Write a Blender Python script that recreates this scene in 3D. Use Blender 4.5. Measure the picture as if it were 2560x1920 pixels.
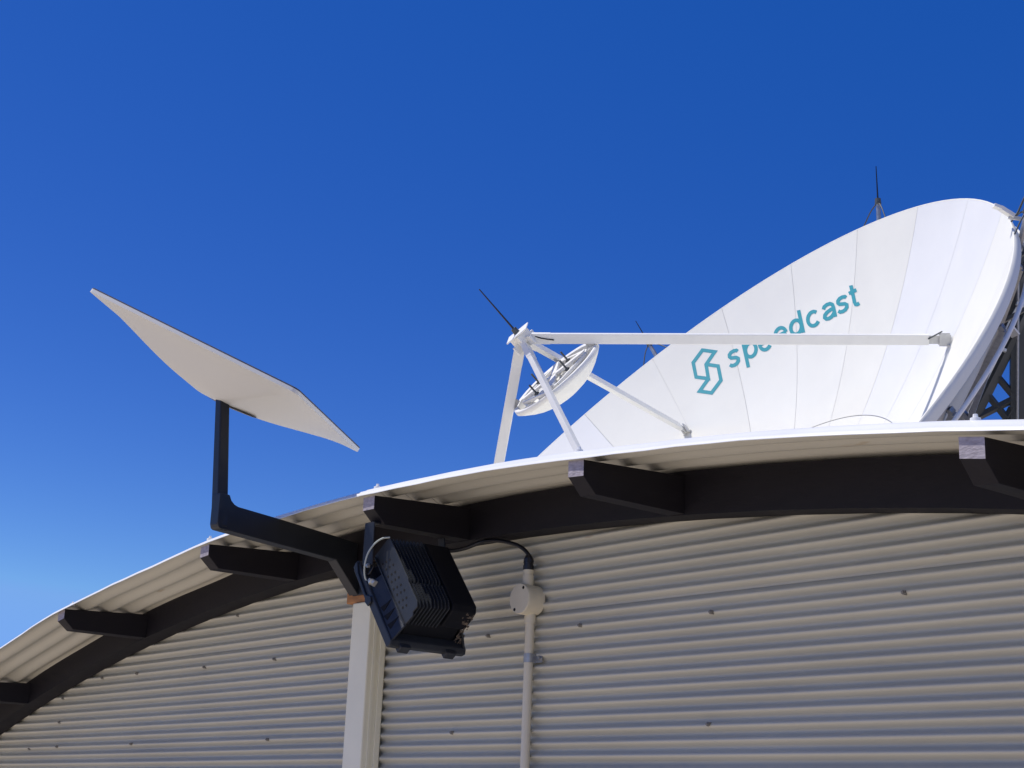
import bpy, bmesh, math, random
from mathutils import Vector, Matrix
random.seed(7)
for o in list(bpy.data.objects): bpy.data.objects.remove(o)
scn = bpy.context.scene
COL = scn.collection
R_ = math.radians

# ------------------------------------------------------------------ camera
F = 3850.0
_v1 = Vector((-3280, 975, F)); _yv = -(F*F-3280*550.0)/975
CX = -_v1.normalized()
_u = Vector((550.0, _yv, F)).normalized()
CZ = (_u-CX*_u.dot(CX)).normalized()
CY = CZ.cross(CX)
M3 = Matrix((CX, CY, CZ))                 # camera axes (right, down, forward) -> world
EYE = Vector((0, 0, 1.6))
cam = bpy.data.cameras.new("camera"); camo = bpy.data.objects.new("camera", cam)
COL.objects.link(camo); scn.camera = camo
cam.sensor_width = 36; cam.lens = F/2560*36; cam.clip_start = .05; cam.clip_end = 3000
rt, dn, fw = M3 @ Vector((1,0,0)), M3 @ Vector((0,1,0)), M3 @ Vector((0,0,1))
mw = Matrix.Identity(4)
for i in range(3):
    mw[i][0] = rt[i]; mw[i][1] = -dn[i]; mw[i][2] = -fw[i]; mw[i][3] = EYE[i]
camo.matrix_world = mw

def ray(px, py): return M3 @ Vector(((px-1280)/F, (py-960)/F, 1.0))
def onY(px, py, y): r = ray(px, py); return EYE + r*(y/r.y)
def dep(px, py, d): return EYE + ray(px, py)*d

# ------------------------------------------------------------------ sky and sun
SUN = Vector((-.34, -.34, 1.0)).normalized()
w = bpy.data.worlds.new("World"); scn.world = w; w.use_nodes = True
nt = w.node_tree; nt.nodes.clear()
sky = nt.nodes.new('ShaderNodeTexSky'); sky.sky_type = 'NISHITA'; sky.sun_disc = False
sky.sun_elevation = math.asin(SUN.z); sky.sun_rotation = math.atan2(SUN.x, SUN.y)
sky.altitude = 300; sky.air_density = 1.0; sky.dust_density = 0.15; sky.ozone_density = 3.0
bgn = nt.nodes.new('ShaderNodeBackground'); bgn.inputs[1].default_value = 0.11
wo = nt.nodes.new('ShaderNodeOutputWorld')
sep = nt.nodes.new('ShaderNodeSeparateColor'); com = nt.nodes.new('ShaderNodeCombineColor')
nt.links.new(sky.outputs[0], sep.inputs[0])
SKYG = ((2.8, 3.25, .002), (3.2, 2.5, .070), (3.0, 1.233, .34))       # deep dry-air blue: (power, gain, floor) per channel
for i, (gpow, gain, flo) in enumerate(SKYG):
    m1 = nt.nodes.new('ShaderNodeMath'); m1.operation = 'MULTIPLY'; m1.inputs[1].default_value = .11
    m2 = nt.nodes.new('ShaderNodeMath'); m2.operation = 'POWER'; m2.inputs[1].default_value = gpow
    m3 = nt.nodes.new('ShaderNodeMath'); m3.operation = 'MULTIPLY'; m3.inputs[1].default_value = gain/.11
    m4 = nt.nodes.new('ShaderNodeMath'); m4.operation = 'MINIMUM'; m4.inputs[1].default_value = (.19, .40, .90)[i]/.11
    m5 = nt.nodes.new('ShaderNodeMath'); m5.operation = 'ADD'; m5.inputs[1].default_value = flo/.11
    nt.links.new(sep.outputs[i], m1.inputs[0]); nt.links.new(m1.outputs[0], m2.inputs[0]); nt.links.new(m2.outputs[0], m3.inputs[0])
    nt.links.new(m3.outputs[0], m5.inputs[0]); nt.links.new(m5.outputs[0], m4.inputs[0]); nt.links.new(m4.outputs[0], com.inputs[i])
nt.links.new(com.outputs[0], bgn.inputs[0]); nt.links.new(bgn.outputs[0], wo.inputs[0])
sl = bpy.data.lights.new("sun", 'SUN'); sl.energy = 4.2; sl.angle = R_(.53); sl.color = (1, .95, .87)
so = bpy.data.objects.new("sun", sl); COL.objects.link(so)
so.rotation_euler = SUN.to_track_quat('Z', 'Y').to_euler(); so.location = (0, -5, 20)
vs = scn.view_settings
vs.view_transform = 'Standard'; vs.look = 'None'; vs.gamma = 1; vs.exposure = 0.0

# ------------------------------------------------------------------ materials
def mat(name, col, rough=.5, metal=0, var=.0, vscale=8, bump=0, bscale=200, stretch=(1,1,1), spec=.5, speck=None, detail=6):
    m = bpy.data.materials.new(name); m.use_nodes = True; t = m.node_tree; b = t.nodes['Principled BSDF']
    b.inputs['Base Color'].default_value = (*col, 1); b.inputs['Roughness'].default_value = rough
    b.inputs['Metallic'].default_value = metal
    b.inputs['Specular IOR Level'].default_value = spec
    tc = t.nodes.new('ShaderNodeTexCoord'); mp = t.nodes.new('ShaderNodeMapping')
    mp.inputs['Scale'].default_value = stretch; t.links.new(tc.outputs['Object'], mp.inputs[0])
    last = None
    if var:
        n = t.nodes.new('ShaderNodeTexNoise'); n.inputs['Scale'].default_value = vscale; n.inputs['Detail'].default_value = detail
        n.inputs['Roughness'].default_value = .6
        t.links.new(mp.outputs[0], n.inputs['Vector'])
        r = t.nodes.new('ShaderNodeMapRange'); r.inputs[1].default_value = .3; r.inputs[2].default_value = .7
        r.inputs[3].default_value = 1-var; r.inputs[4].default_value = 1+var*.6
        t.links.new(n.outputs['Fac'], r.inputs[0])
        mx = t.nodes.new('ShaderNodeVectorMath'); mx.operation = 'SCALE'; mx.inputs[0].default_value = col
        t.links.new(r.outputs[0], mx.inputs['Scale']); last = mx.outputs[0]
        rr = t.nodes.new('ShaderNodeMapRange'); rr.inputs[3].default_value = max(.05, rough-.1); rr.inputs[4].default_value = min(1, rough+.1)
        t.links.new(n.outputs['Fac'], rr.inputs[0]); t.links.new(rr.outputs[0], b.inputs['Roughness'])
    if speck:
        sc, th, scol = speck
        n2 = t.nodes.new('ShaderNodeTexNoise'); n2.inputs['Scale'].default_value = sc; n2.inputs['Detail'].default_value = 3
        t.links.new(mp.outputs[0], n2.inputs['Vector'])
        r2 = t.nodes.new('ShaderNodeMapRange'); r2.inputs[1].default_value = th; r2.inputs[2].default_value = th+.06
        t.links.new(n2.outputs['Fac'], r2.inputs[0])
        mm = t.nodes.new('ShaderNodeMix'); mm.data_type = 'RGBA'
        if last: t.links.new(last, mm.inputs[6])
        else: mm.inputs[6].default_value = (*col, 1)
        mm.inputs[7].default_value = (*scol, 1); t.links.new(r2.outputs[0], mm.inputs[0]); last = mm.outputs[2]
    if last: t.links.new(last, b.inputs['Base Color'])
    if bump:
        n3 = t.nodes.new('ShaderNodeTexNoise'); n3.inputs['Scale'].default_value = bscale; n3.inputs['Detail'].default_value = 4
        t.links.new(mp.outputs[0], n3.inputs['Vector'])
        bp = t.nodes.new('ShaderNodeBump'); bp.inputs['Strength'].default_value = bump; bp.inputs['Distance'].default_value = .002
        t.links.new(n3.outputs['Fac'], bp.inputs['Height']); t.links.new(bp.outputs[0], b.inputs['Normal'])
    return m

CREAM = (.62, .56, .45)
m_wall = mat('wall_paint', (.505, .492, .418), .5, spec=.25, var=.09, vscale=3, stretch=(.5,1,3), bump=.06, bscale=60, speck=(26, .73, (.42,.37,.29)))
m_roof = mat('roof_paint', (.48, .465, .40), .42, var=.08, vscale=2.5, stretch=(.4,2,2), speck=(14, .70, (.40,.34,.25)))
m_beam = mat('dark_timber_paint', (.0125, .0115, .016), .6, spec=.2, var=.2, vscale=6, bump=.25, bscale=60, stretch=(1,.3,3))
m_pend = mat('weathered_timber_end', (.37, .335, .365), .8, var=.3, vscale=70, bump=.6, bscale=120, stretch=(1,1,2.5))
m_trim = mat('post_paint', (.79, .76, .60), .45, var=.05, vscale=6, bump=.08, bscale=250)
m_timber = mat('raw_timber', (.42, .19, .07), .75, var=.35, vscale=18, bump=.4, bscale=60, stretch=(1,1,4))
m_screw = mat('screw_grey', (.20, .19, .17), .5)
m_rscrew = mat('roof_screw_white', (.8, .8, .78), .5)
m_blk = mat('black_powdercoat', (.017, .020, .027), .45, spec=.3, var=.15, vscale=20, bump=.12, bscale=500)
m_navy = mat('navy_black_cast', (.027, .031, .038), .5, spec=.35, var=.25, vscale=25, bump=.2, bscale=300)
m_hole = mat('hole_black', (.003, .003, .004), .9)
m_pan = mat('antenna_shell', (.65, .65, .61), .45, var=.03, vscale=5)
m_face = mat('antenna_face', (.80, .80, .80), .4, var=.02)
m_edge = mat('antenna_seal', (.05, .05, .07), .5)
m_dish = [mat('reflector_white', (.82, .812, .735), .6, var=.03, vscale=1.1, stretch=(1,1,1)),
          mat('reflector_white_cool', (.785, .787, .765), .6, var=.03, vscale=1.3),
          mat('reflector_white_warm', (.80, .79, .71), .6, var=.03, vscale=1.5)]
m_seam = mat('panel_joint', (.67, .67, .66), .7)
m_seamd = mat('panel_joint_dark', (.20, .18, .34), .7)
m_white = mat('strut_white', (.82, .81, .76), .5, var=.04, vscale=6)
m_sub = mat('subreflector_white', (.80, .79, .74), .5, var=.04, vscale=8)
m_subd = mat('subreflector_inner', (.70, .69, .64), .6, var=.08, vscale=8)
m_teal = mat('teal_vinyl', (.05, .335, .385), .5, var=.02, vscale=4)
m_castd = mat('cast_black', (.008, .009, .013), .55, spec=.15, var=.3, vscale=30)
m_dsteel = mat('dark_green_steel', (.070, .080, .082), .5, var=.2, vscale=5)
m_galv = mat('galvanised', (.40, .41, .42), .38, metal=.7, var=.2, vscale=30)
m_brass = mat('nickel_gland', (.80, .76, .62), .3, metal=.6)
m_pvc = mat('conduit_pvc', (.62, .58, .465), .5, var=.04, vscale=30, bump=.05, bscale=300)
m_cab = mat('cable_black', (.010, .010, .014), .35)
m_cabg = mat('cable_grey', (.42, .46, .42), .5)
m_cabw = mat('cable_white', (.72, .76, .74), .5)
m_mud = mat('mud_nest', (.13, .105, .085), .95, var=.5, vscale=90, bump=1, bscale=160)
m_ground = mat('ground_gravel', (.60, .51, .40), .9, var=.2, vscale=2, bump=.3, bscale=20)

# ------------------------------------------------------------------ mesh helpers
class MB:
    def __init__(s): s.v = []; s.f = []; s.mi = []; s.cur = 0; s.sm = []
    def add(s, vs, fs, smooth=False):
        n = len(s.v); s.v += [Vector(p) for p in vs]
        for f in fs: s.f.append([i+n for i in f]); s.mi.append(s.cur); s.sm.append(smooth)
    def box(s, lo, hi):
        x0,y0,z0 = lo; x1,y1,z1 = hi
        s.hexa([(x0,y0,z0),(x1,y0,z0),(x1,y1,z0),(x0,y1,z0),(x0,y0,z1),(x1,y0,z1),(x1,y1,z1),(x0,y1,z1)])
    def hexa(s, c): s.add(c, [(3,2,1,0),(4,5,6,7),(0,1,5,4),(1,2,6,5),(2,3,7,6),(3,0,4,7)])
    def prism(s, poly, d):
        n = len(poly); d = Vector(d); a = [Vector(p) for p in poly]; b = [p+d for p in a]
        s.add(a+b, [list(range(n))[::-1], [i+n for i in range(n)]]+[(i,(i+1)%n,(i+1)%n+n,i+n) for i in range(n)])
    def bar(s, a, b, wx, wy, up=(0,0,1)):
        a = Vector(a); b = Vector(b); t = (b-a).normalized(); up = Vector(up)
        if abs(t.dot(up)) > .98: up = Vector((1,0,0))
        x = t.cross(up).normalized(); y = x.cross(t).normalized()
        q = [(-1,-1),(1,-1),(1,1),(-1,1)]
        s.hexa([a+x*(i*wx/2)+y*(j*wy/2) for i,j in q]+[b+x*(i*wx/2)+y*(j*wy/2) for i,j in q])
    def cyl(s, a, b, r, r2=None, n=16, smooth=True):
        a = Vector(a); b = Vector(b); t = (b-a).normalized(); r2 = r if r2 is None else r2
        up = Vector((0,0,1)) if abs(t.z) < .9 else Vector((1,0,0))
        x = t.cross(up).normalized(); y = t.cross(x)
        c = [x*math.cos(k*2*math.pi/n)+y*math.sin(k*2*math.pi/n) for k in range(n)]
        A = [a+p*r for p in c]; B = [b+p*r2 for p in c]
        s.add(A+B, [(i,(i+1)%n,(i+1)%n+n,i+n) for i in range(n)], smooth)
        s.add(A, [list(range(n))[::-1]]); s.add(B, [list(range(n))])
    def tube(s, pts, r, n=10):
        pts = [Vector(p) for p in pts]; rings = []
        t0 = (pts[1]-pts[0]).normalized(); up = Vector((0,0,1)) if abs(t0.z) < .9 else Vector((1,0,0))
        x = t0.cross(up).normalized()
        for i, p in enumerate(pts):
            t = (pts[min(i+1,len(pts)-1)]-pts[max(i-1,0)]).normalized()
            x = (x-t*x.dot(t)).normalized(); y = t.cross(x)
            rings.append([p+x*(r*math.cos(k*2*math.pi/n))+y*(r*math.sin(k*2*math.pi/n)) for k in range(n)])
        m = len(pts)
        s.add([q for g in rings for q in g], [(i*n+k, i*n+(k+1)%n, (i+1)*n+(k+1)%n, (i+1)*n+k) for i in range(m-1) for k in range(n)], True)
        s.add(rings[0], [list(range(n))[::-1]]); s.add(rings[-1], [list(range(n))])
    def grid(s, P, smooth=True, flip=False):
        a = len(P); b = len(P[0])
        fs = [(i*b+j, (i+1)*b+j, (i+1)*b+j+1, i*b+j+1) for i in range(a-1) for j in range(b-1)]
        if flip: fs = [f[::-1] for f in fs]
        s.add([q for r in P for q in r], fs, smooth)
    def build(s, name, mats, parent=None, bevel=0, solid=0, origin=None):
        me = bpy.data.meshes.new(name)
        o = bpy.data.objects.new(name, me); COL.objects.link(o)
        off = Vector(origin) if origin is not None else (parent_world(parent) if parent else Vector((0,0,0)))
        me.from_pydata([v-off for v in s.v], [], s.f)
        if parent: o.parent = parent
        if origin is not None: o.location = off - (parent_world(parent) if parent else Vector((0,0,0)))
        for m in (mats if isinstance(mats, list) else [mats]): me.materials.append(m)
        me.polygons.foreach_set('material_index', s.mi); me.polygons.foreach_set('use_smooth', s.sm)
        bm = bmesh.new(); bm.from_mesh(me)
        if not getattr(s, 'keepn', False): bmesh.ops.recalc_face_normals(bm, faces=bm.faces)
        bm.to_mesh(me); bm.free(); me.update()
        if bevel:
            md = o.modifiers.new('bevel', 'BEVEL'); md.width = bevel; md.segments = 2; md.limit_method = 'ANGLE'; md.angle_limit = R_(35)
        if solid:
            md = o.modifiers.new('solid', 'SOLIDIFY'); md.thickness = solid; md.offset = 0
        return o
def parent_world(p):
    v = Vector((0,0,0))
    while p is not None: v += p.location; p = p.parent
    return v
def thing(name, loc, label, cat, group=None):
    o = bpy.data.objects.new(name, None); COL.objects.link(o); o.location = loc; o.empty_display_size = .1
    o['label'] = label; o['category'] = cat
    if group: o['group'] = group
    return o
def spline(pts, n=8):
    P = [Vector(p) for p in pts]; P = [P[0]*2-P[1]]+P+[P[-1]*2-P[-2]]; out = []
    for i in range(1, len(P)-2):
        for k in range(n):
            t = k/n; a,b,c,d = P[i-1:i+3]
            out.append(.5*((2*b)+(c-a)*t+(2*a-5*b+4*c-d)*t*t+(3*b-a-3*c+d)*t**3))
    return out+[P[-2]]

# ------------------------------------------------------------------ ground
g = MB(); g.add([(-600,-600,0),(600,-600,0),(600,600,0),(-600,600,0)], [(0,1,2,3)])
go = g.build('ground', m_ground); go['kind'] = 'structure'

# ------------------------------------------------------------------ shed
WY = 2.61; AX = -3.3715; AZ = -9.3471; AR = 11.6953
def arcz(x, dr=0.0): return AZ + math.sqrt((AR+dr)**2-(x-AX)**2)
X0, X1 = -8.3, 1.6
YE = 2.2065
shed = thing('shed', (AX, WY, 0), 'cream corrugated steel shed with a curved roof and dark timber rafters under the eave', 'shed')
PITCH = .032; AMP = .0088; PHASE = 0.0
LAP = 2.152
def wally(z):
    b = WY + AMP*math.cos(2*math.pi*(z-PHASE)/PITCH)
    return b
wl = MB()
def rows(z0, z1, dy):
    N = int((z1-z0)/PITCH*10); P = []
    for i in range(N+1):
        z = z0+(z1-z0)*i/N
        h = math.sqrt(max(0, (AR+.07)**2-(z-AZ)**2)); a = max(X0, AX-h); b = min(X1, AX+h)
        row = []
        for j in range(41):
            x = a+(b-a)*j/40
            jig = .0005*math.sin(x*2.1+z*3)+.0004*math.sin(x*5.3+1)
            row.append((x, wally(z)+dy+jig, z+.0015*math.sin(x*1.3)))
        P.append(row)
    wl.grid(P)
rows(0.0, LAP, 0.0); rows(LAP-.010, 2.42, -.0028)
for xe in (X0, X1):
    wl.add([(xe,WY+.01,0),(xe,6.4,0),(xe,6.4,arcz(xe,.05)),(xe,WY+.01,arcz(xe,.05))], [(0,1,2,3)])
n = 40; top = [(X0+(X1-X0)*k/n, 6.4, arcz(X0+(X1-X0)*k/n, .05)) for k in range(n+1)]
wl.add([(X0,6.4,0),(X1,6.4,0)]+top[::-1], [list(range(n+3))])
wall = wl.build('wall', m_wall, shed)

def back(y): return .052*max(0.0, min(.42, y-2.20))
RT = [(-9,.064),(-7.2,.066),(-6.7,.061),(-6.2,.066),(-5.7,.061),(-5.2,.067),(-4.72,.0625),(-4.2,.077),(-3.3,.080),(-2.5,.0815),(-1.5,.091),(-.5,.095),(2,.095)]
def rtrough(x):
    for (a, va), (b, vb) in zip(RT, RT[1:]):
        if x <= b:
            t = max(0, (x-a)/(b-a)); t = t*t*(3-2*t); return va+(vb-va)*t
    return RT[-1][1]
def ptop(x):                                   # height of timber at x (from the arch bottom)
    t = (x+5.2)/3.7; return .0655+.0034*max(-2.5, min(5.5, x+5.2))
# fascia beam following the arch, laid in short boards
fb = MB(); BY0, BY1 = 2.530, 2.6005
segs = 44
for k in range(segs):
    xa = X0+(X1-X0)*k/segs; xb = X0+(X1-X0)*(k+1)/segs
    c = [(xa,BY0,arcz(xa)),(xb,BY0,arcz(xb)),(xb,BY1,arcz(xb)),(xa,BY1,arcz(xa)),
         (xa,BY0,arcz(xa,ptop(xa)+back(BY0)+.012)),(xb,BY0,arcz(xb,ptop(xb)+back(BY0)+.012)),(xb,BY1,arcz(xb,ptop(xb)+back(BY0)+.012)),(xa,BY1,arcz(xa,ptop(xa)+back(BY0)+.012))]
    fs = [(3,2,1,0),(4,5,6,7),(0,1,5,4),(2,3,7,6)]
    if k == 0: fs.append((3,0,4,7))
    if k == segs-1: fs.append((1,2,6,5))
    fb.add(c, fs)
beam = fb.build('arched_beam', m_beam, shed)

PX = [-7.19, -6.19, -5.198, -4.190, -3.314, -2.500, -1.484, -.48, .5]
PW = .051
for i, x in enumerate(PX):
    m = MB(); zb = arcz(x)+.001; zt = arcz(x)+ptop(x); y0 = 2.212; cut = .038
    h = PW/2; sl = -(x-AX)/AR
    ze = zb+(zt-zb)*.50
    poly = [(y0, zt), (y0, ze), (y0+cut, zb), (BY0-.0005, zb), (BY0-.0005, zt+back(BY0))]
    L = [(x-h, y, z-sl*h*(1 if z > zb+.01 else .4)) for y,z in poly]; Rr = [(x+h, y, z+sl*h*(1 if z > zb+.01 else .4)) for y,z in poly]
    k = 5
    m.add(L+Rr, [list(range(k)), [j+k for j in range(k)][::-1]]+[(j,(j+1)%k,(j+1)%k+k,j+k) for j in range(1,k)])
    m.cur = 1; m.add([L[0], L[1], Rr[1], Rr[0]], [(0,1,2,3)])
    p = m.build('rafter_end', [m_beam, m_pend], shed, bevel=.0015)

# roof sheet : 76 mm waves running along the arch
RP = .088; RAMP = .0092; RDR = .0
def roofz(x, y, lap=0.0):
    base = rtrough(x)+back(y)+RAMP+.0005
    t = 2*math.pi*(y-(YE+RP/2))/RP
    return arcz(x)+base+lap+RAMP*math.cos(t)
rf = MB(); rf.keepn = True
def rsheet(xa, xb, lap, y1=6.5):
    nx = max(6, int((xb-xa)/.09)); P = []
    ys = [YE+k*RP/10 for k in range(int((3.1-YE)/RP*10))]
    y = ys[-1]
    while y < y1: y += RP/4; ys.append(y)
    for i in range(nx+1):
        x = xa+(xb-xa)*i/nx; row = []
        for j, y in enumerate(ys):
            dz = (.0012*math.sin(x*9+lap*999)+.0005*math.sin(x*31))*math.exp(-(y-YE)/.05)
            row.append((x, y+(.0025*math.sin(x*4.1)+.0015*math.sin(x*11) if j == 0 else 0), roofz(x, y, lap)+dz))
        row.insert(0, (row[0][0], row[0][1]-.0042, row[0][2]-.0072))
        P.append(row)
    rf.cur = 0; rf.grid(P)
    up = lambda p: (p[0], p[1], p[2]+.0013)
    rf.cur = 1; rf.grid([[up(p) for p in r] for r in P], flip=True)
    rf.grid([[r[0] for r in P], [up(r[0]) for r in P]], smooth=False)
    rf.grid([P[0], [up(p) for p in P[0]]], smooth=False); rf.grid([P[-1], [up(p) for p in P[-1]]], smooth=False)
rsheet(X0-.12, -3.345, 0.0); rsheet(-3.365, X1+.12, .0014)
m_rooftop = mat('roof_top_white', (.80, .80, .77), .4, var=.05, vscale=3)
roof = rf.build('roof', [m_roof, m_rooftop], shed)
for x, y in [(-5.2,YE+RP/2),(-4.235,YE+RP/2),(-3.335,YE+RP/2),(-2.535,YE+RP/2),(-1.50,YE+RP/2),(-.45,YE+RP/2)]:
    m = MB(); z = roofz(x, y, .0035)+.001
    m.cyl((x,y,z-.006), (x,y,z+.0015), .010, .0095, 16); m.cyl((x,y,z+.0015), (x,y,z+.003), .0085, .006, 16); m.cyl((x,y,z+.003), (x,y,z+.009), .0048, .0042, 6, False)
    m.build('roof_screw', m_rscrew, roof)
# wall screws
SC = [(1455,1564),(1783,1531),(2264,1482),(1775,1811),(690,1648),(514,1668),(346,1684),(259,1695),(160,1746),(152,1806),(673,1849),(332,1860),(146,1867),(75,1872),(599,1539),(1134,1832),(1225,1590)]
for px, py in SC:
    p = onY(px, py, WY-.004); m = MB()
    z = p.z; y = wally(z)-.003
    m.cyl((p.x, WY, z), (p.x, y-.0022, z), .0052, .0050, 12); m.cyl((p.x, y-.0022, z), (p.x, y-.0062, z), .0032, .003, 6, False)
    m.build('wall_screw', m_screw, wall)
# post with moulded side, timber packing block above it
m = MB(); m.box((-3.857, 2.541, 0), (-3.762, 2.606, 2.224)); 
m.build('post', m_trim, shed, bevel=.004)
m = MB(); m.box((-3.7622,2.558,0),(-3.7585,2.570,2.2225)); m.box((-3.7622,2.582,0),(-3.757,2.600,2.2220))
m.build('post_moulding', m_trim, shed, bevel=.0012)
m = MB(); m.box((-3.902, 2.5482, 2.2265), (-3.778, 2.600, 2.336)); m.build('packing_block', m_timber, shed, bevel=.002)

# ------------------------------------------------------------------ flat panel antenna on its L arm
KS = .965
pc = EYE+(Vector((-3.902, 2.076, 2.861))-EYE)*KS
pu = Vector((.771,.454,-.446)).normalized(); pn = Vector((.316,.335,.888)); pn = (pn-pu*pn.dot(pu)).normalized(); pv = pn.cross(pu)
fa = thing('flat_antenna', (-3.845, 2.54, 2.29), 'white rectangular flat panel antenna with a bulging back, tilted on a black L-shaped arm', 'antenna')
PL, PWd = .792/2*KS, .467/2*KS; CR = .017
def rrect(L, W, r, n=6):
    out = []
    for sx, sy, a0 in ((1,1,0),(-1,1,90),(-1,-1,180),(1,-1,270)):
        for k in range(n+1):
            a = R_(a0+90*k/n); out.append((sx*(L-r)+r*math.cos(a), sy*(W-r)+r*math.sin(a)))
    return out
m = MB(); N = 40
bd = rrect(PL, PWd, CR); nb = len(bd)
def pp(u, v, d): return pc+pu*u+pv*v-pn*d
def bulge(u, v): return .082*max(0, 1-abs(u/PL)**2)**.92*max(0, 1-(v/PWd)**2)**1.1
rings = []
for k in range(0, 25):
    s = 1-(k/24); ring = []
    for (u, v) in bd: ring.append(pp(u*s, v*s, .012+bulge(u*s, v*s)))
    rings.append(ring+[ring[0]])
m.grid(rings)
wr = [[pp(u,v,.012) for u,v in bd+[bd[0]]], [pp(u*1.0,v*1.0,.002) for u,v in bd+[bd[0]]]]
m.grid(wr)
m.build('back_shell', m_pan, fa)
m = MB(); wr = [[pp(u*.999,v*.999,.0035) for u,v in bd+[bd[0]]], [pp(u*.998,v*.998,-.0015) for u,v in bd+[bd[0]]]]
m.grid(wr); m.build('edge_seal', m_edge, fa)
m = MB(); m.add([pp(u*.997,v*.997,-.0018) for u,v in bd], [list(range(nb))]); m.add([pp(u*.997,v*.997,-.0002) for u,v in bd], [list(range(nb))]); m.build('front_face', m_face, fa)
# dark oval over the shell: shade of the mast socket recess, painted as colour
m = MB(); ax, ay = .085, .042
cen = (.050, .050)
orr = []
for s in (1.0, .6, .05):
    orr.append([pp(cen[0]+ax*s*math.cos(a), cen[1]+ay*s*math.sin(a), .012+bulge(cen[0]+ax*s*math.cos(a), cen[1]+ay*s*math.sin(a))+.0012) for a in [k*2*math.pi/32 for k in range(33)]])
m.grid(orr); m.build('socket_recess_shade', mat('socket_shade_grey', (.16,.145,.135), .6), fa)
# mast : leans slightly
mh = EYE+(Vector((-3.893, 2.067, 2.778))-EYE)*KS
mb0 = Vector((-3.703, 1.9937, 2.3545))
m = MB(); tube_w = .031
mt = Vector((mh.x, mh.y, mh.z))
a = mb0; b = mt
q = [(-1,-1),(1,-1),(1,1),(-1,1)]
m.hexa([a+Vector((i*.019-.0045,j*.0165,0)) for i,j in q]+[b+Vector((i*.016-.003,j*.0145,0)) for i,j in q])
m.build('mast', m_blk, fa, bevel=.004)
m = MB()                                           # side profile of the arm, extruded across x
prof = [(1.977,2.362),(1.981,2.3505),(1.988,2.3472),(2.4385,2.3363),(2.5405,2.247),(2.5405,2.337),(2.5285,2.337),(2.5285,2.399),(2.4694,2.4036),(2.1946,2.4135),(2.0455,2.4175),(2.031,2.4215),(2.019,2.4300),(2.0115,2.444),(1.977,2.444)]
def armx(y): return -3.8605+.26*(2.53-y)            # the arm swings slightly sideways
m.prism([(armx(y)-.014,y,z) for y,z in prof], (.045,0,0)); m.build('arm', m_blk, fa, bevel=.0025)
m = MB()
for t in (.010, .022):
    m.cyl((armx(1.99)+.0155, 1.990+t, 2.3462), (armx(1.99)+.0155, 1.990+t, 2.350), .0045, n=14)
m.build('screw_holes', m_hole, fa)
m = MB(); m.box((-3.864,2.5412,2.246),(-3.80,2.5475,2.333)); m.build('wall_plate', m_blk, fa, bevel=.002)

# ------------------------------------------------------------------ floodlight under the fourth rafter
fl = thing('floodlight', (-3.33, 2.34, 2.356), 'black finned floodlight hung in a U bracket under a rafter end', 'floodlight')
F1 = Vector((-3.362, 0, 2.234)); FD = Vector((.622, 0, -.783)); FN = Vector((.783, 0, .622))
def fp(s, nn, y): p = F1+FD*s+FN*nn; return Vector((p.x, y, p.z))
def fprism(mb, poly, ya, yb): mb.prism([fp(s,q,ya) for s,q in poly], (0, yb-ya, 0))
m = MB(); fprism(m, [(-.02,-.012),(.262,-.012),(.268,.004),(.258,.014),(-.02,.014)], 2.222, 2.462)
m.build('front_bezel', m_navy, fl, bevel=.003)
m = MB(); fprism(m, [(-.012,-.0135),(.25,-.0135),(.25,-.0125),(-.012,-.0125)], 2.235, 2.449); m.build('glass', mat('lamp_glass', (.25,.27,.30), .08), fl)
m = MB(); fprism(m, [(.0,.014),(.235,.014),(.232,.050),(.225,.088),(.03,.088),(.02,.05)], 2.262, 2.425)   # core
m.build('housing', m_castd, fl, bevel=.003)
# near end: wing plate sloping from the bezel out to the end cap
m = MB()
A = [fp(.060,.014,2.232), fp(.258,.014,2.226), fp(.240,.052,2.250), fp(.060,.052,2.250)]
B = [p+Vector((0,.006,0)) for p in A]
m.add(A+B, [(0,1,2,3),(4,5,6,7),(0,1,5,4),(1,2,6,5),(2,3,7,6),(3,0,4,7)])
m.build('side_wing', m_navy, fl, bevel=.001); m = MB()
A = [fp(.060,.014,2.455), fp(.258,.014,2.458), fp(.240,.052,2.436), fp(.060,.052,2.436)]
B = [p-Vector((0,.006,0)) for p in A]
m.add(A+B, [(0,1,2,3),(4,5,6,7),(0,1,5,4),(1,2,6,5),(2,3,7,6),(3,0,4,7)])
m.build('side_wing', m_navy, fl, bevel=.001)
m = MB()                                            # three louvre slots, dark
def wingp(s, q): t = (q-.014)/.038; return fp(s, q, (2.232-(s-.06)/.198*.006)*(1-t)+2.250*t)
for k in range(3):
    s0 = .150+k*.030
    P = [wingp(s0,.016), wingp(s0+.017,.020), wingp(s0+.006,.034), wingp(s0-.004,.047), wingp(s0-.001,.032)]
    m.prism([p-Vector((0,.0009,0)) for p in P], (0,.002,0))
m.build('louvre_slots', m_hole, fl)
m = MB(); fprism(m, [(.004,.050),(.240,.052),(.240,.0545),(.004,.0545)], 2.2445, 2.2495); m.build('side_ridge', m_navy, fl, bevel=.001)
m = MB(); fprism(m, [(-.004,.052),(.0,.122),(.010,.127),(.150,.127),(.158,.124),(.226,.124),(.238,.116),(.236,.096),(.244,.090),(.240,.052)], 2.2490, 2.2530)
m.build('end_cap', m_navy, fl, bevel=.001)
m = MB()
for i in range(8):
    for j in range(3):
        s = .040+i*.0225+j*.006; q = .066+j*.0145+(.004 if i%2 else 0)
        if i == 7 and j == 2: continue
        p = fp(s, q, 2.2487); m.cyl(p, p-Vector((0,.0006,0)), .0032, n=10)
m.build('screw_recesses', m_hole, fl)
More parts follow.
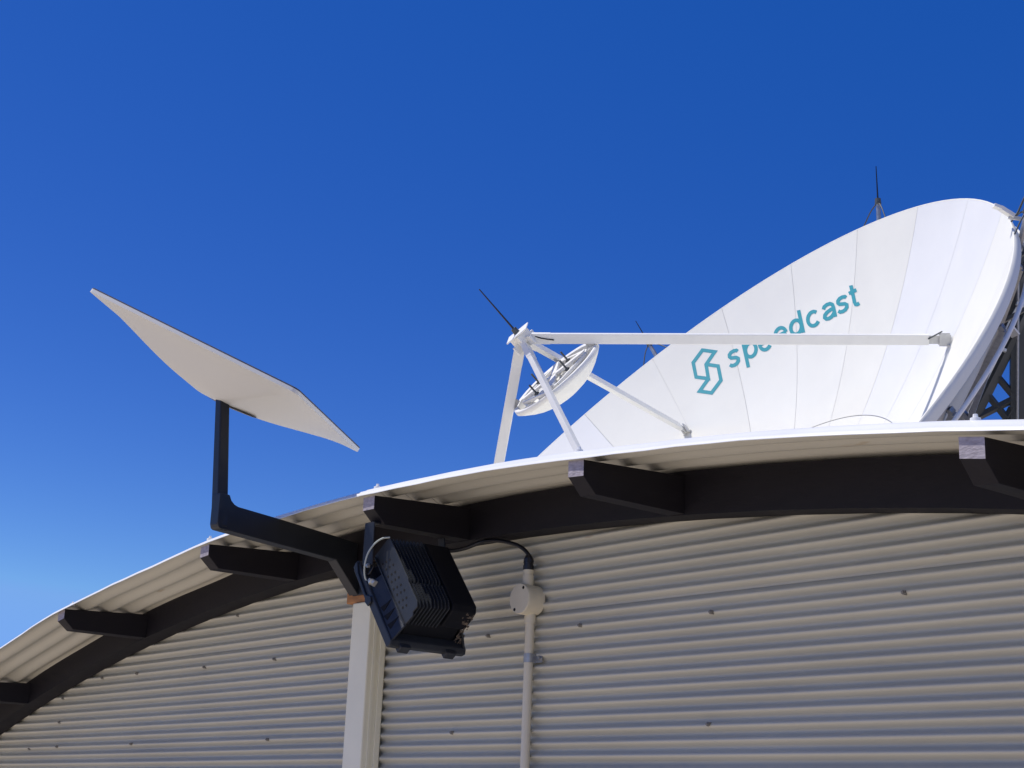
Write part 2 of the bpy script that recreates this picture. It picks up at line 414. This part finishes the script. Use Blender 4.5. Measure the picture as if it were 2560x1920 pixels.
# serrated heat sink fins
for k in range(9):
    y = 2.2590+k*.0108; m = MB(); pts = [(.0,.052)]
    hi = .128+.0007*k
    a, b = .006, .232
    nn = 30
    for i in range(nn+1):
        s = a+(b-a)*i/nn; base = hi-(.006 if .152 < s < .162 else 0)-(.010*max(0,(s-.215)/.02))
        pts += [(s, base), (s+.35*(b-a)/nn, base-.0026), (s+.5*(b-a)/nn, base-.0026)]
    pts += [(.236,.088),(.236,.052)]
    fprism(m, pts, y, y+.0028); m.build('cooling_fin', m_navy, fl)
m = MB(); fprism(m, [(.0,.060),(.0,.126),(.008,.131),(.222,.131),(.236,.120),(.238,.088),(.238,.060)], 2.358, 2.436)
m.build('driver_box', m_castd, fl, bevel=.003)
m = MB(); fprism(m, [(.240,-.012),(.276,-.012),(.276,.010),(.240,.010)], 2.250, 2.282); m.build('glass_clip', m_navy, fl, bevel=.002); m = MB(); fprism(m, [(.240,-.012),(.276,-.012),(.276,.010),(.240,.010)], 2.395, 2.427)
m.build('glass_clip', m_navy, fl, bevel=.002)
# U bracket
m = MB(); zt = 2.3545
bl = [onY(*q, 2.222) for q in ((912,1316),(935,1314),(930,1412),(905,1412))]
A = [Vector((p.x, 2.222, zt-.002 if i < 2 else p.z)) for i, p in enumerate(bl)]; m.prism(A, (0,.0035,0))
m.bar((-3.335,2.470,zt-.003),(-3.310,2.470,2.21), .028, .0035, up=(0,1,0))
m.box((A[0].x,2.2225,zt-.0035),(A[1].x-.004,2.470,zt)); 
m.build('bracket', m_blk, fl, bevel=.002)
m = MB(); p = Vector((-3.308, 2.2215, 2.238)); m.cyl(p, p-Vector((0,.006,0)), .0062, n=6, smooth=False); m.cyl(p-Vector((0,.006,0)), p-Vector((0,.009,0)), .0035, n=10); m.build('pivot_bolt', m_galv, fl)
m = MB(); fprism(m, [(-.012,.016),(-.016,.006),(-.002,-.008),(.095,-.011),(.104,-.016),(.122,-.012),(.122,.006),(.108,.012),(.090,-.002),(.016,.003)], 2.2165, 2.2215); m.build('tilt_plate', m_blk, fl, bevel=.002)
# cable glands and the pale wire loop at the near end
m = MB(); g0 = onY(860+300*.223, 1290+745*.223, 2.235); m.cyl(g0-Vector((.004,0,-.004)), g0+Vector((.022,.0,-.006)), .0088, n=6, smooth=False); m.cyl(g0+Vector((.004,0,0)), g0+Vector((.008,0,-.002)), .0105, n=12)
m.cyl(g0+Vector((-.003,0,.0)), g0+Vector((-.003,0,-.016)), .0045, n=10)
m.build('cable_gland', m_brass, fl)
L = [onY(860+x*.223, 1290+y*.223, yy) for x,y,yy in [(515,240,2.252),(430,252,2.235),(345,310,2.222),(275,405,2.214),(240,510,2.212),(228,610,2.215),(240,700,2.222),(285,765,2.232)]]
m = MB(); m.tube(spline(L,6), .0024, 8); m.build('wire_loop', m_cabg, fl)
L = [onY(860+x*.223, 1290+y*.223, yy) for x,y,yy in [(330,560,2.24),(290,640,2.235),(255,690,2.236),(300,780,2.236),(300,880,2.236),(340,920,2.24)]]
m = MB(); m.tube(spline(L,6), .0035, 8); m.build('wire_loop', m_cab, fl)
# supply cable to the conduit gland
L = [onY(x,y,yy) for x,y,yy in [(1080,1370,2.42),(1125,1377,2.47),(1165,1370,2.51),(1205,1355,2.54),(1245,1352,2.555),(1285,1360,2.565),(1308,1372,2.57),(1322,1388,2.574),(1330,1404,2.576)]]
m = MB(); m.tube(spline(L,8), .0055, 12); m.build('supply_cable', m_cab, fl)
# mud nest on the far lower corner
m = MB(); rnd = random.Random(3)
for k in range(70):
    t = rnd.random()
    c = fp(.240-.004*t+rnd.uniform(-.003,.003), .008+t*.108, 2.452-.020*t-abs(rnd.gauss(0,.016)))
    rx, rz_ = rnd.uniform(.0015,.0045), rnd.uniform(.002,.007)
    bm = bmesh.new(); bmesh.ops.create_icosphere(bm, subdivisions=1, radius=1)
    vs_ = [FN*(v.co.x*rz_*rnd.uniform(.6,1.3))+FD*(v.co.y*.0016)+Vector((0,v.co.z*rx*rnd.uniform(.6,1.3),0))+c for v in bm.verts]; fs_ = [[v.index for v in f.verts] for f in bm.faces]; bm.free()
    m.add(vs_, fs_, True)
m.build('mud_nest', m_mud, fl)

# ------------------------------------------------------------------ conduit with round junction box
jb = Vector((-3.088, WY, 2.174))
cd = thing('conduit', (jb.x, 2.585, 0), 'pale grey plastic conduit with a round junction box running up the corrugated wall', 'conduit')
cy = 2.588; cn = cy-.012
m = MB(); m.cyl((jb.x, WY-.006, jb.z), (jb.x, 2.566, jb.z), .0395, n=48); m.cyl((jb.x,2.5665,jb.z),(jb.x,2.553,jb.z),.0405,.040,n=48)
m.build('junction_box', m_pvc, cd, bevel=.002)
m = MB(); m.cyl((jb.x, 2.5527, jb.z), (jb.x, 2.5485, jb.z), .0400, .0385, n=48); lid = m.build('box_lid', m_pvc, cd, bevel=.001)
m = MB()
for sx, sz in ((.0155,.0275),(-.0175,-.0275)):
    m = MB(); m.cyl((jb.x+sx,2.5486,jb.z+sz),(jb.x+sx,2.5479,jb.z+sz),.0042,n=14)
    m.build('lid_screw', m_hole, lid)
m = MB(); m.cyl((jb.x, cy, 0), (jb.x, cy, jb.z-.03), .0120, n=24); m.build('pipe', m_pvc, cd)
m = MB(); m.cyl((jb.x, cy, jb.z-.060), (jb.x, cy, jb.z-.03), .0150, n=24); m.build('lower_socket', m_pvc, cd)
m = MB(); m.cyl((jb.x, cn, jb.z+.03), (jb.x, cn, jb.z+.064), .0145, n=24); m.cyl((jb.x, cn, jb.z+.0635), (jb.x, cn, jb.z+.0685), .0128, n=24); m.cyl((jb.x, cn, jb.z+.068), (jb.x, cn, jb.z+.078), .0140, n=24)
m.build('upper_socket', m_pvc, cd)
m = MB(); z = jb.z+.078; m.cyl((jb.x,cn,z),(jb.x,cn,z+.012),.0142,n=10,smooth=False); m.cyl((jb.x,cn,z+.012),(jb.x,cn,z+.018),.0125,n=20); m.cyl((jb.x,cn,z+.018),(jb.x,cn,z+.031),.0138,.0130,n=10,smooth=False); m.cyl((jb.x,cn,z+.031),(jb.x-.001,cn-.001,z+.040),.0115,.0075,n=20)
m.build('cable_gland', m_cab, cd)
zc = jb.z-.150
m = MB()
aa = [(jb.x+.0133*math.cos(R_(t)), cy+.0133*math.sin(R_(t))) for t in range(180, 361, 15)]
for i in range(len(aa)-1):
    m.add([(aa[i][0],aa[i][1],zc-.0115),(aa[i+1][0],aa[i+1][1],zc-.0115),(aa[i+1][0],aa[i+1][1],zc+.0115),(aa[i][0],aa[i][1],zc+.0115)], [(0,1,2,3)], True)
m.box((jb.x+.0128,cy,zc-.0115),(jb.x+.0142,WY-.005,zc+.0115)); m.box((jb.x-.0142,cy,zc-.0115),(jb.x-.0128,WY-.005,zc+.0115))
m.box((jb.x+.0142,WY-.0070,zc-.0115),(jb.x+.036,WY-.0054,zc+.0115)); 
m.build('saddle_clamp', m_galv, cd)
m = MB(); m.cyl((jb.x+.027,WY-.007,zc),(jb.x+.027,WY-.0135,zc),.0045,n=8,smooth=False); m.build('clamp_screw', m_galv, cd)

# ------------------------------------------------------------------ big dish
SC_ = 1.125; RAD = 4.5
pr = (1.61162, 1.19987, 1.44723, 4.51282, 0.69778, 0.7734, 0.44531, 0.74144, 0.37911, 0.52666)
DC = dep(pr[0]*1000, pr[1]*1000, pr[2]*10*SC_)
DN = Vector((math.cos(pr[4])*math.cos(pr[3]), math.cos(pr[4])*math.sin(pr[3]), math.sin(pr[4])))
_a = Vector((0,0,1)).cross(DN).normalized(); _b = DN.cross(_a)
E1 = _a*math.cos(pr[5])+_b*math.sin(pr[5]); E2 = _b*math.cos(pr[5])-_a*math.sin(pr[5])
DH, RHO, DD, HR = pr[6:]
def dz(r): return -DD*(1-r*r)                     # in units of RAD
def dpt(r, ang, off=0.0):                          # point on the bowl, off metres along the axis
    return DC+(E1*math.cos(ang)+E2*math.sin(ang))*(r*RAD)+DN*(dz(r)*RAD+off)
da = thing('dish_antenna', (DC.x, DC.y+2.6, 0), 'huge white satellite dish with teal emblem and lettering behind the shed roof', 'satellite dish')
m = MB(); NP = 24; OFF = R_(-.6)
SW = .0038
rad_in = [.0,.06,.12,.20,.28,.36,.44,HR]; rad_out = [HR,.58,.64,.70,.76,.82,.88,.94,.97,1.0]
m.keepn = True
rnd = random.Random(5)
def panel(r0s, a0, a1, tint):
    m.cur = tint
    P = []
    for r in r0s:
        da_ = SW/2/max(r*RAD, .05); row = []
        for k in range(13):
            t = k/12; a = (a0+da_)*(1-t)+(a1-da_)*t
            row.append(dpt(r, a))
        P.append(row)
    m.grid(P)
for k in range(NP):
    a0 = OFF+k*2*math.pi/NP; a1 = OFF+(k+1)*2*math.pi/NP
    ro = [HR+.0009+(1-HR-.0009)*q/24 for q in range(25)]
    panel(ro, a0, a1, rnd.choice([0,0,1,2,1]))
    ri = [.06+(HR-.0009-.06)*q/22 for q in range(23)]
    panel(ri, a0, a1, rnd.choice([0,0,2,1])) if True else None
m.grid([[dpt(r, k*2*math.pi/24) for k in range(25)] for r in (.001,.0605)])
# joints: a dark backing sheet 4 mm behind shows in the gaps
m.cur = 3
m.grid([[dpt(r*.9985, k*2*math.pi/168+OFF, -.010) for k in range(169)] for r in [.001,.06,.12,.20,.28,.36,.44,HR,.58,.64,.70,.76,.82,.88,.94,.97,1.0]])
# outer skin and turned lip
m.cur = 2
NA = 144; ang = [k*2*math.pi/NA for k in range(NA+1)]
def dirr(a): return E1*math.cos(a)+E2*math.sin(a)
lip = [[dpt(1.0,a) for a in ang], [dpt(1.0,a)+dirr(a)*.007+DN*.008 for a in ang], [dpt(1.0,a)+dirr(a)*.018+DN*.004 for a in ang], [dpt(1.0,a)+dirr(a)*.020-DN*.05 for a in ang], [dpt(1.0,a)+dirr(a)*.012-DN*.11 for a in ang]]
m.grid(lip)
m.cur = 5
m.grid([[dpt(r,a,-.11) for a in ang] for r in (1.0,.9,.8,.7,.6,.5,.4,.3,.2)])
m_back = mat('reflector_back', (.42,.43,.45), .5, var=.1, vscale=3)
m.build('reflector', m_dish+[m_seam, m_seamd, m_back], da)

# ribs behind the bowl, ring trusses
for k in range(24):
    a = OFF+k*2*math.pi/24
    m = MB(); r1, r0 = .985, .2
    T = dirr(a).cross(DN).normalized()*.03
    top = [dpt(r,a,-.115) for r in (r1,.8,.6,.4,r0)]
    bot = [dpt(1.0*r,a,-.115-dd) for r,dd in ((r1,.05),(.8,.13),(.6,.24),(.4,.40),(r0,.6))]
    for i in range(4):
        m.bar(bot[i], bot[i+1], .05, .05, up=DN); m.bar(top[i+1], bot[i], .04, .04, up=DN)
        m.bar(top[i+1], bot[i+1], .04, .04, up=dirr(a))
    m.bar(top[0], bot[0], .05, .05, up=dirr(a))
    m.build('backing_rib', m_galv, da)
m = MB(); m.tube([dpt(1.0,a)+dirr(a)*.0-DN*.235 for a in ang], .022, 8); m.build('ring_tube', m_white, da)
m = MB(); hb = DC+DN*(-DD*RAD-.13)
m.cyl(hb-DN*.9, hb, 1.0, 1.05, 48); m.build('hub_drum', m_white, da)

# quadripod
m_brk = mat('bracket_grey', (.55,.55,.53), .5, var=.1, vscale=20)
AP = DC+DN*(DH*RAD)
for k, ang_ in enumerate((0, 90, 180, 270)):
    a = R_(ang_)+(0 if k else 0); foot = dpt(RHO, a, .03)
    t = (foot-AP).normalized(); ins = AP+t*.10
    m = MB(); side = t.cross(DN).normalized()
    wd = .108
    m.bar(ins, foot-t*.19, .055, wd, up=DN); m.cur = 0
    lg = m.build('support_leg', m_white, da, bevel=.008)
    m = MB(); m.bar(foot-t*.20, foot-t*.02, .020, .085, up=DN); m.bar(foot-t*.09-side*.03, foot+t*.02-side*.03, .012, .12, up=DN); m.bar(foot-t*.09+side*.03, foot+t*.02+side*.03, .012, .12, up=DN); m.bar(foot-t*.05-DN*.06, foot+t*.05-DN*.06, .12, .012, up=DN)
    m.build('foot_bracket', m_brk, lg)
    if k == 0:
        m = MB(); m.cyl(foot-t*.19+side*.03+DN*.02, (foot-t*.19+side*.03+DN*.02).lerp(dpt(RHO+.03, a, .05)+side*.03, .55), .008, n=8); m.build('stay_rod', m_dsteel, lg)
    # fishplates at the head of each leg
    m = MB(); m.bar(AP+t*.03, AP+t*.30, .062, .112, up=DN); m.build('head_plate', m_white, lg, bevel=.004)
m = MB(); m.bar(AP-DN*.05, AP+DN*.055, .17, .17, up=E1+E2)
for k in range(4):
    d_ = dirr(R_(90*k+45)); m.bar(AP+d_*.04-DN*.06, AP+d_*.16-DN*.06, .03, .10, up=DN)
m.bar(AP+DN*.06, AP+DN*.075, .26, .26, up=E1); m.build('apex_hub', m_white, da, bevel=.006)

def rod(base, d, pole, length, tri=None, r=.010):
    lr = MB(); b2 = base+d*pole; lr.cyl(b2, b2+d*length, r, r*.35, 8)
    return lr, b2
# rod on the apex
m = MB(); b0 = AP+DN*.075; m.cyl(b0, b0+DN*.06, .035, .03, 12); ro = m.build('lightning_rod', m_dsteel, da)
m = MB(); m.cyl(b0+DN*.05, b0+DN*.60, .011, .006, 8); m.build('spike', m_cab, ro)
m = MB(); t0 = (dpt(RHO,0,.03)-AP).normalized(); sd = t0.cross(DN).normalized()*.035; m.tube(spline([b0+DN*.03, AP+t0*.10+DN*.085, AP+t0*.20+DN*.02+sd, AP+t0*.33-DN*.01+sd],6), .007, 8); m.build('earth_wire', m_cab, ro)

# subreflector
def sub_axis(px, py):
    best = None
    for k in range(400):
        h = -.35+k*.002; q = AP+DN*(h*RAD); c = M3.transposed() @ (q-EYE); x = 1280+F*c.x/c.z; y = 960+F*c.y/c.z
        e = (x-px)**2+(y-py)**2
        if best is None or e < best[0]: best = (e, h)
    return best[1]
SH = sub_axis(1387, 951)
SCc = AP+DN*(SH*RAD)
SR = .560
def spt(r, a, z): return SCc+dirr(a)*r+DN*z
sb = MB(); aa = [k*2*math.pi/64 for k in range(65)]
prof = [(SR-.05,.030),(SR-.012,.040),(SR,.030),(SR+.002,-.012),(SR-.02,-.030)]+[(SR-.05,-.055),(.44,-.105),(.36,-.150),(.27,-.185),(.16,-.210),(.06,-.222),(.001,-.224)]
sb.grid([[spt(r,a,z) for a in aa] for r,z in prof])
sb.cur = 1
sb.grid([[spt(r,a,z) for a in aa] for r,z in ((SR-.05,.030),(SR-.055,-.055),(SR*.7,-.085),(.001,-.11))])
sub = sb.build('subreflector', [m_sub, m_subd], da)
m = MB()
for k in range(8):
    a = R_(22.5+45*k); m.bar(spt(.10,a,-.045), spt(SR-.085,a,-.030), .016, .07, up=DN)
m.build('stiffening_rib', m_sub, sub)
m = MB()
pl = [spt(.42, R_(a), .03) for a in (10, 80, 100, 170, 190, 260, 280, 350)]
for i in range(8):
    m.bar(pl[i], pl[(i+1)%8], .035, .030, up=DN)
for a in (0, 90): m.bar(spt(.42,R_(a),.05), spt(.42,R_(a+180),.05), .075, .028, up=DN)
m.bar(spt(.30,R_(45),.02), spt(.30,R_(225),.02), .06, .02, up=DN)
m.build('back_frame', m_white, sub, bevel=.003)
for a, r, wx in ((20,.30,.16),(110,.33,.20),(160,.20,.12),(200,.36,.18),(290,.34,.22),(340,.18,.10)):
    m = MB(); p = spt(r, R_(a), -.005); m.bar(p-dirr(R_(a))*.07, p+dirr(R_(a))*.07, wx, .012, up=(DN+dirr(R_(a+60))*.5).normalized()); m.build('panel_plate', m_sub, sub, bevel=.002)
for a, r in ((45,.25),(135,.33),(225,.30),(315,.28)):
    m = MB(); p = spt(r, R_(a), .05); m.cyl(p-DN*.02, p+DN*.12, .0105, n=8); m.cyl(p-DN*.01, p+DN*.012, .022, n=6, smooth=False); m.bar(p+E1*.03, p-E1*.03+DN*.002, .012, .012, up=DN)
    m.build('adjusting_bolt', m_dsteel, sub)
for k in range(4):
    a = R_(90*k); foot = dpt(RHO, a, .03); t = (foot-AP).normalized()
    L_ = (SR-.02)/max(.1, t.dot(dirr(a))); q = AP+t*L_
    m = MB(); m.bar(spt(SR-.05,a,.04), spt(SR-.03,a,.04)+(q-spt(SR-.03,a,.04))*.9, .012, .11, up=t); m.build('hanger_bracket', m_galv, sub)

# lightning rods on the rim, tripods leaning on the back frame
def rimrod(ang_deg, r_, back, polelen, spike, tri):
    a = R_(ang_deg); base = dpt(r_, a)-DN*back+dirr(a)*(.05-back*.6); AXD = (DN+dirr(a)).normalized()
    m = MB(); m.cyl(base, base+AXD*polelen, .030, .026, 12); ro = m.build('lightning_rod', m_galv, da)
    top = base+AXD*polelen
    m = MB(); m.cyl(top-AXD*.03, top+AXD*.04, .04, .035, 10); m.build('clamp', m_dsteel, ro)
    m = MB(); m.cyl(top+AXD*.03, top+AXD*spike, .010, .005, 8); m.build('spike', m_cab, ro)
    m = MB(); tg = dirr(a).cross(DN).normalized()
    for s in (-1, 1): m.tube(spline([top, top.lerp(dpt(1.0, a+s*.045)+dirr(a)*.02, .5)+AXD*.03, dpt(1.0, a+s*.045)+dirr(a)*.02],5), .008, 6)
    m.build('earth_wire', m_dsteel, ro)
RODS = [(88.8,1.0,.15,.42,.42,.16),(40.5,1.0,.15,.40,.44,.16),(-9.0,1.0,.25,.44,.50,.2)]
for q_ in RODS: rimrod(*q_)

# writing on the bowl : strokes are laid on the curved surface
_o = EYE-DC
def on_bowl(px, py, off):
    r = ray(px, py); q0 = (_o.dot(E1), _o.dot(E2), _o.dot(DN)); qd = (r.dot(E1), r.dot(E2), r.dot(DN)); k = DD/RAD
    A = k*(qd[0]**2+qd[1]**2); B = 2*k*(q0[0]*qd[0]+q0[1]*qd[1])-qd[2]; Cc = k*(q0[0]**2+q0[1]**2)-DD*RAD-q0[2]
    D = math.sqrt(B*B-4*A*Cc); t = (-B+D)/(2*A)
    return EYE+r*t+DN*off
def ribbon(mb, pts, wd, off, closed=False, sub=4, wfun=None):
    P = [Vector((x,y)) for x,y in pts]; n = len(P); Lf = []; Rt = []
    for i in range(n):
        a = P[(i-1)%n] if (closed or i > 0) else None; c = P[(i+1)%n] if (closed or i < n-1) else None
        d1 = (P[i]-a).normalized() if a is not None else None; d2 = (c-P[i]).normalized() if c is not None else None
        if d1 is None: nn = Vector((-d2.y,d2.x)); s = 1
        elif d2 is None: nn = Vector((-d1.y,d1.x)); s = 1
        else:
            n1 = Vector((-d1.y,d1.x)); n2 = Vector((-d2.y,d2.x)); nn = (n1+n2).normalized(); s = 1/max(.35, nn.dot(n1))
        Lf.append(P[i]+nn*wd/2*s); Rt.append(P[i]-nn*wd/2*s)
    cnt = n if closed else n-1
    for i in range(cnt):
        j = (i+1)%n; rows_ = []
        for k in range(sub+1):
            t = k/sub; a = Lf[i].lerp(Lf[j],t); b = Rt[i].lerp(Rt[j],t)
            rows_.append([on_bowl(*a.lerp(b,u), off) for u in (0,.5,1)])
        mb.grid(rows_)
Z = lambda x, y: (1680+x*.23508, 680+y*.23508)
m = MB(); wd = 37*.235
Apts = [Z(325,832),Z(456,850),Z(363,985),Z(388,1135),Z(257,1118),Z(226,966)]
ribbon(m, Apts, wd, .0030, closed=True)
ribbon(m, [Z(372,985),Z(492,1002),Z(522,1153),Z(422,1287),Z(295,1269),Z(396,1127)], wd, .0036)
m.build('emblem', m_teal, da)

# lettering: skeleton strokes; letter space u along baseline, v up (x-height 1)
XH = 152.0; XV = 172.0; UX, UY = 1.0, -.4945; VX, VY = -.222, -1.0; WL = 38*.235
def L2(u, v, cx): return Z(cx[0]+u*XH*UX+v*XV*VX, cx[1]+u*XH*UY+v*XV*VY)
def arc(cx, cy, rx, ry, a0, a1, n=18): return [(cx+rx*math.cos(R_(a0+(a1-a0)*k/n)), cy+ry*math.sin(R_(a0+(a1-a0)*k/n))) for k in range(n+1)]
BX, BY = .40, .50
GL = {
 's': [[(.335,.77),(.27,.86),(.10,.905),(-.10,.89),(-.235,.80),(-.25,.68),(-.17,.58),(0,.52),(.17,.46),(.27,.36),(.25,.22),(.12,.12),(-.06,.09),(-.24,.13),(-.345,.24)]],
 'p': [arc(.03,.5,.36,.41,0,360), [(-.36,1.0),(-.36,-.42)]],
 'e': [[(-.36,.52),(.375,.52)], arc(0,.5,.375,.41,3,318)],
 'd': [arc(-.03,.5,.36,.41,0,360), [(.36,1.38),(.36,0)]],
 'c': [arc(0,.5,.375,.41,42,318)],
 'a': [[(-.33,.74),(-.24,.86),(-.04,.91),(.17,.88),(.30,.77),(.33,.62),(.33,0)], [(.33,.54),(.08,.52),(-.16,.47),(-.32,.37),(-.36,.24),(-.28,.13),(-.12,.085),(.06,.10),(.21,.18),(.33,.30)]],
 't': [[(-.04,1.32),(-.04,.28),(.0,.13),(.11,.08),(.25,.10)], [(-.28,.92),(.25,.92)]],
}
def base_at(x): return (x, 1014-.4945*(x-652)+2)
off = .0028
TXT = [('s',678),('p',853),('e',1010),('e',1177),('d',1345),('c',1524),('a',1690),('s',1832),('t',1960)]
for ch, cx in TXT:
    m = MB()
    for st in GL[ch]:
        off += .00012
        pts = [L2(u, v, base_at(cx)) for u, v in st]
        closed = ch in 'pd' and len(st) == 19
        if closed: pts = pts[:-1]
        ribbon(m, pts, WL, off, closed=closed, sub=2 if len(st) > 3 else 6)
    m.build('letter', m_teal, da)

# dark lattice mount behind the bowl, seen past its right rim
TD = 15.6
def tp(px, py, extra=0.0): return dep(px, py, TD+extra)
m = MB()
for ex in (0.0,):
    m.bar(tp(2395,1110,ex), tp(2590,720,ex), .12, .12, up=(0,1,0)) 
    m.bar(tp(2345,1110,ex), tp(2575,660,ex), .10, .16, up=(0,1,0))
    m.bar(tp(2536,700,ex), tp(2531,1400,ex), .07, .07)
    m.bar(tp(2556,600,ex), tp(2551,1400,ex), .06, .06)
    for a, b in (((2488,935),(2530,985)),((2468,985),(2540,1075)),((2440,1045),(2530,1000)),((2500,1080),(2530,1020)),((2536,990),(2552,1100))):
        m.bar(tp(*a,ex), tp(*b,ex), .055, .055, up=(0,1,0))
for px, py in ((2395,1110),(2590,720),(2536,760),(2551,1100),(2488,935)):
    m.bar(tp(px,py,0), tp(px,py,.9), .05, .05)
m.bar(tp(2536,1380), hb-DN*.6, .12, .12); m.bar(tp(2590,720), hb-DN*.5, .10, .10)
m.build('mount_frame', m_dsteel, da)
m = MB(); m.cyl(tp(2545,690,-.1), tp(2541,1400,-.1), .016, n=8); m.build('conduit_riser', m_galv, da)
for dx in (0, 11):
    m = MB(); m.tube(spline([tp(2412+dx,1045,-.1), tp(2447+dx,968,-.1), tp(2490+dx,880,-.1), tp(2525+dx,800,-.1), tp(2552+dx,750,-.1)],6), .010, 8)
    m.build('waveguide_cable', m_cabw, da)
for px, py in ((2449,965),(2504,873),(2552,762)):
    m = MB(); m.bar(tp(px-11,py-4,-.13), tp(px+11,py+4,-.13), .035, .03, up=(0,0,1)); m.build('cable_clip', m_cabw, da)
m = MB(); m.bar(tp(2524,820,-.13), tp(2540,840,-.13), .12, .02, up=(0,0,1)); m.build('junction_plate', m_white, da); m = MB(); m.bar(tp(2410,1030,-.13), tp(2422,1052,-.13), .04, .07, up=(0,0,1)); m.build('junction_plate', m_white, da)
m = MB(); m.bar(tp(2373,1052,-.5), tp(2425,955,-.5), .10, .05, up=(0,1,0)); m.bar(tp(2350,1012,-.5), tp(2385,1030,-.5), .05, .06); m.build('rim_actuator', m_galv, da)
m = MB()
m.cyl((DC.x, DC.y+2.6, 0), (DC.x, DC.y+2.6, 2.6), .8, .6, 32); m.bar((DC.x, DC.y+2.6, 2.6), hb-DN*.8, .5, .5)
m.build('pedestal', m_dsteel, da)

TR = 14.45
def rp(px, py): return dep(px, py, TR)
m = MB(); m.bar(rp(2484,514), rp(2503,521), .06, .03, up=(0,0,1)); m.bar(rp(2502,521), rp(2534,541), .055, .04, up=(0,0,1)); m.build('rim_stay', m_white, da)
m = MB(); m.bar(rp(2522,543), rp(2551,547), .03, .03, up=(0,0,1)); m.build('rim_clamp', m_brk, da)
m = MB(); m.tube(spline([rp(2528,534), rp(2537,540), rp(2545,530), rp(2553,512), rp(2572,470)],5), .010, 8); m.build('earth_lead', m_dsteel, da)
for px, py in ((2543,653),(2497,820),(2372,1015)):
    m = MB(); m.bar(rp(px-12,py-4), rp(px+10,py+6)+CY*.3, .035, .035, up=(0,0,1)); m.build('ring_bracket', m_dsteel, da)
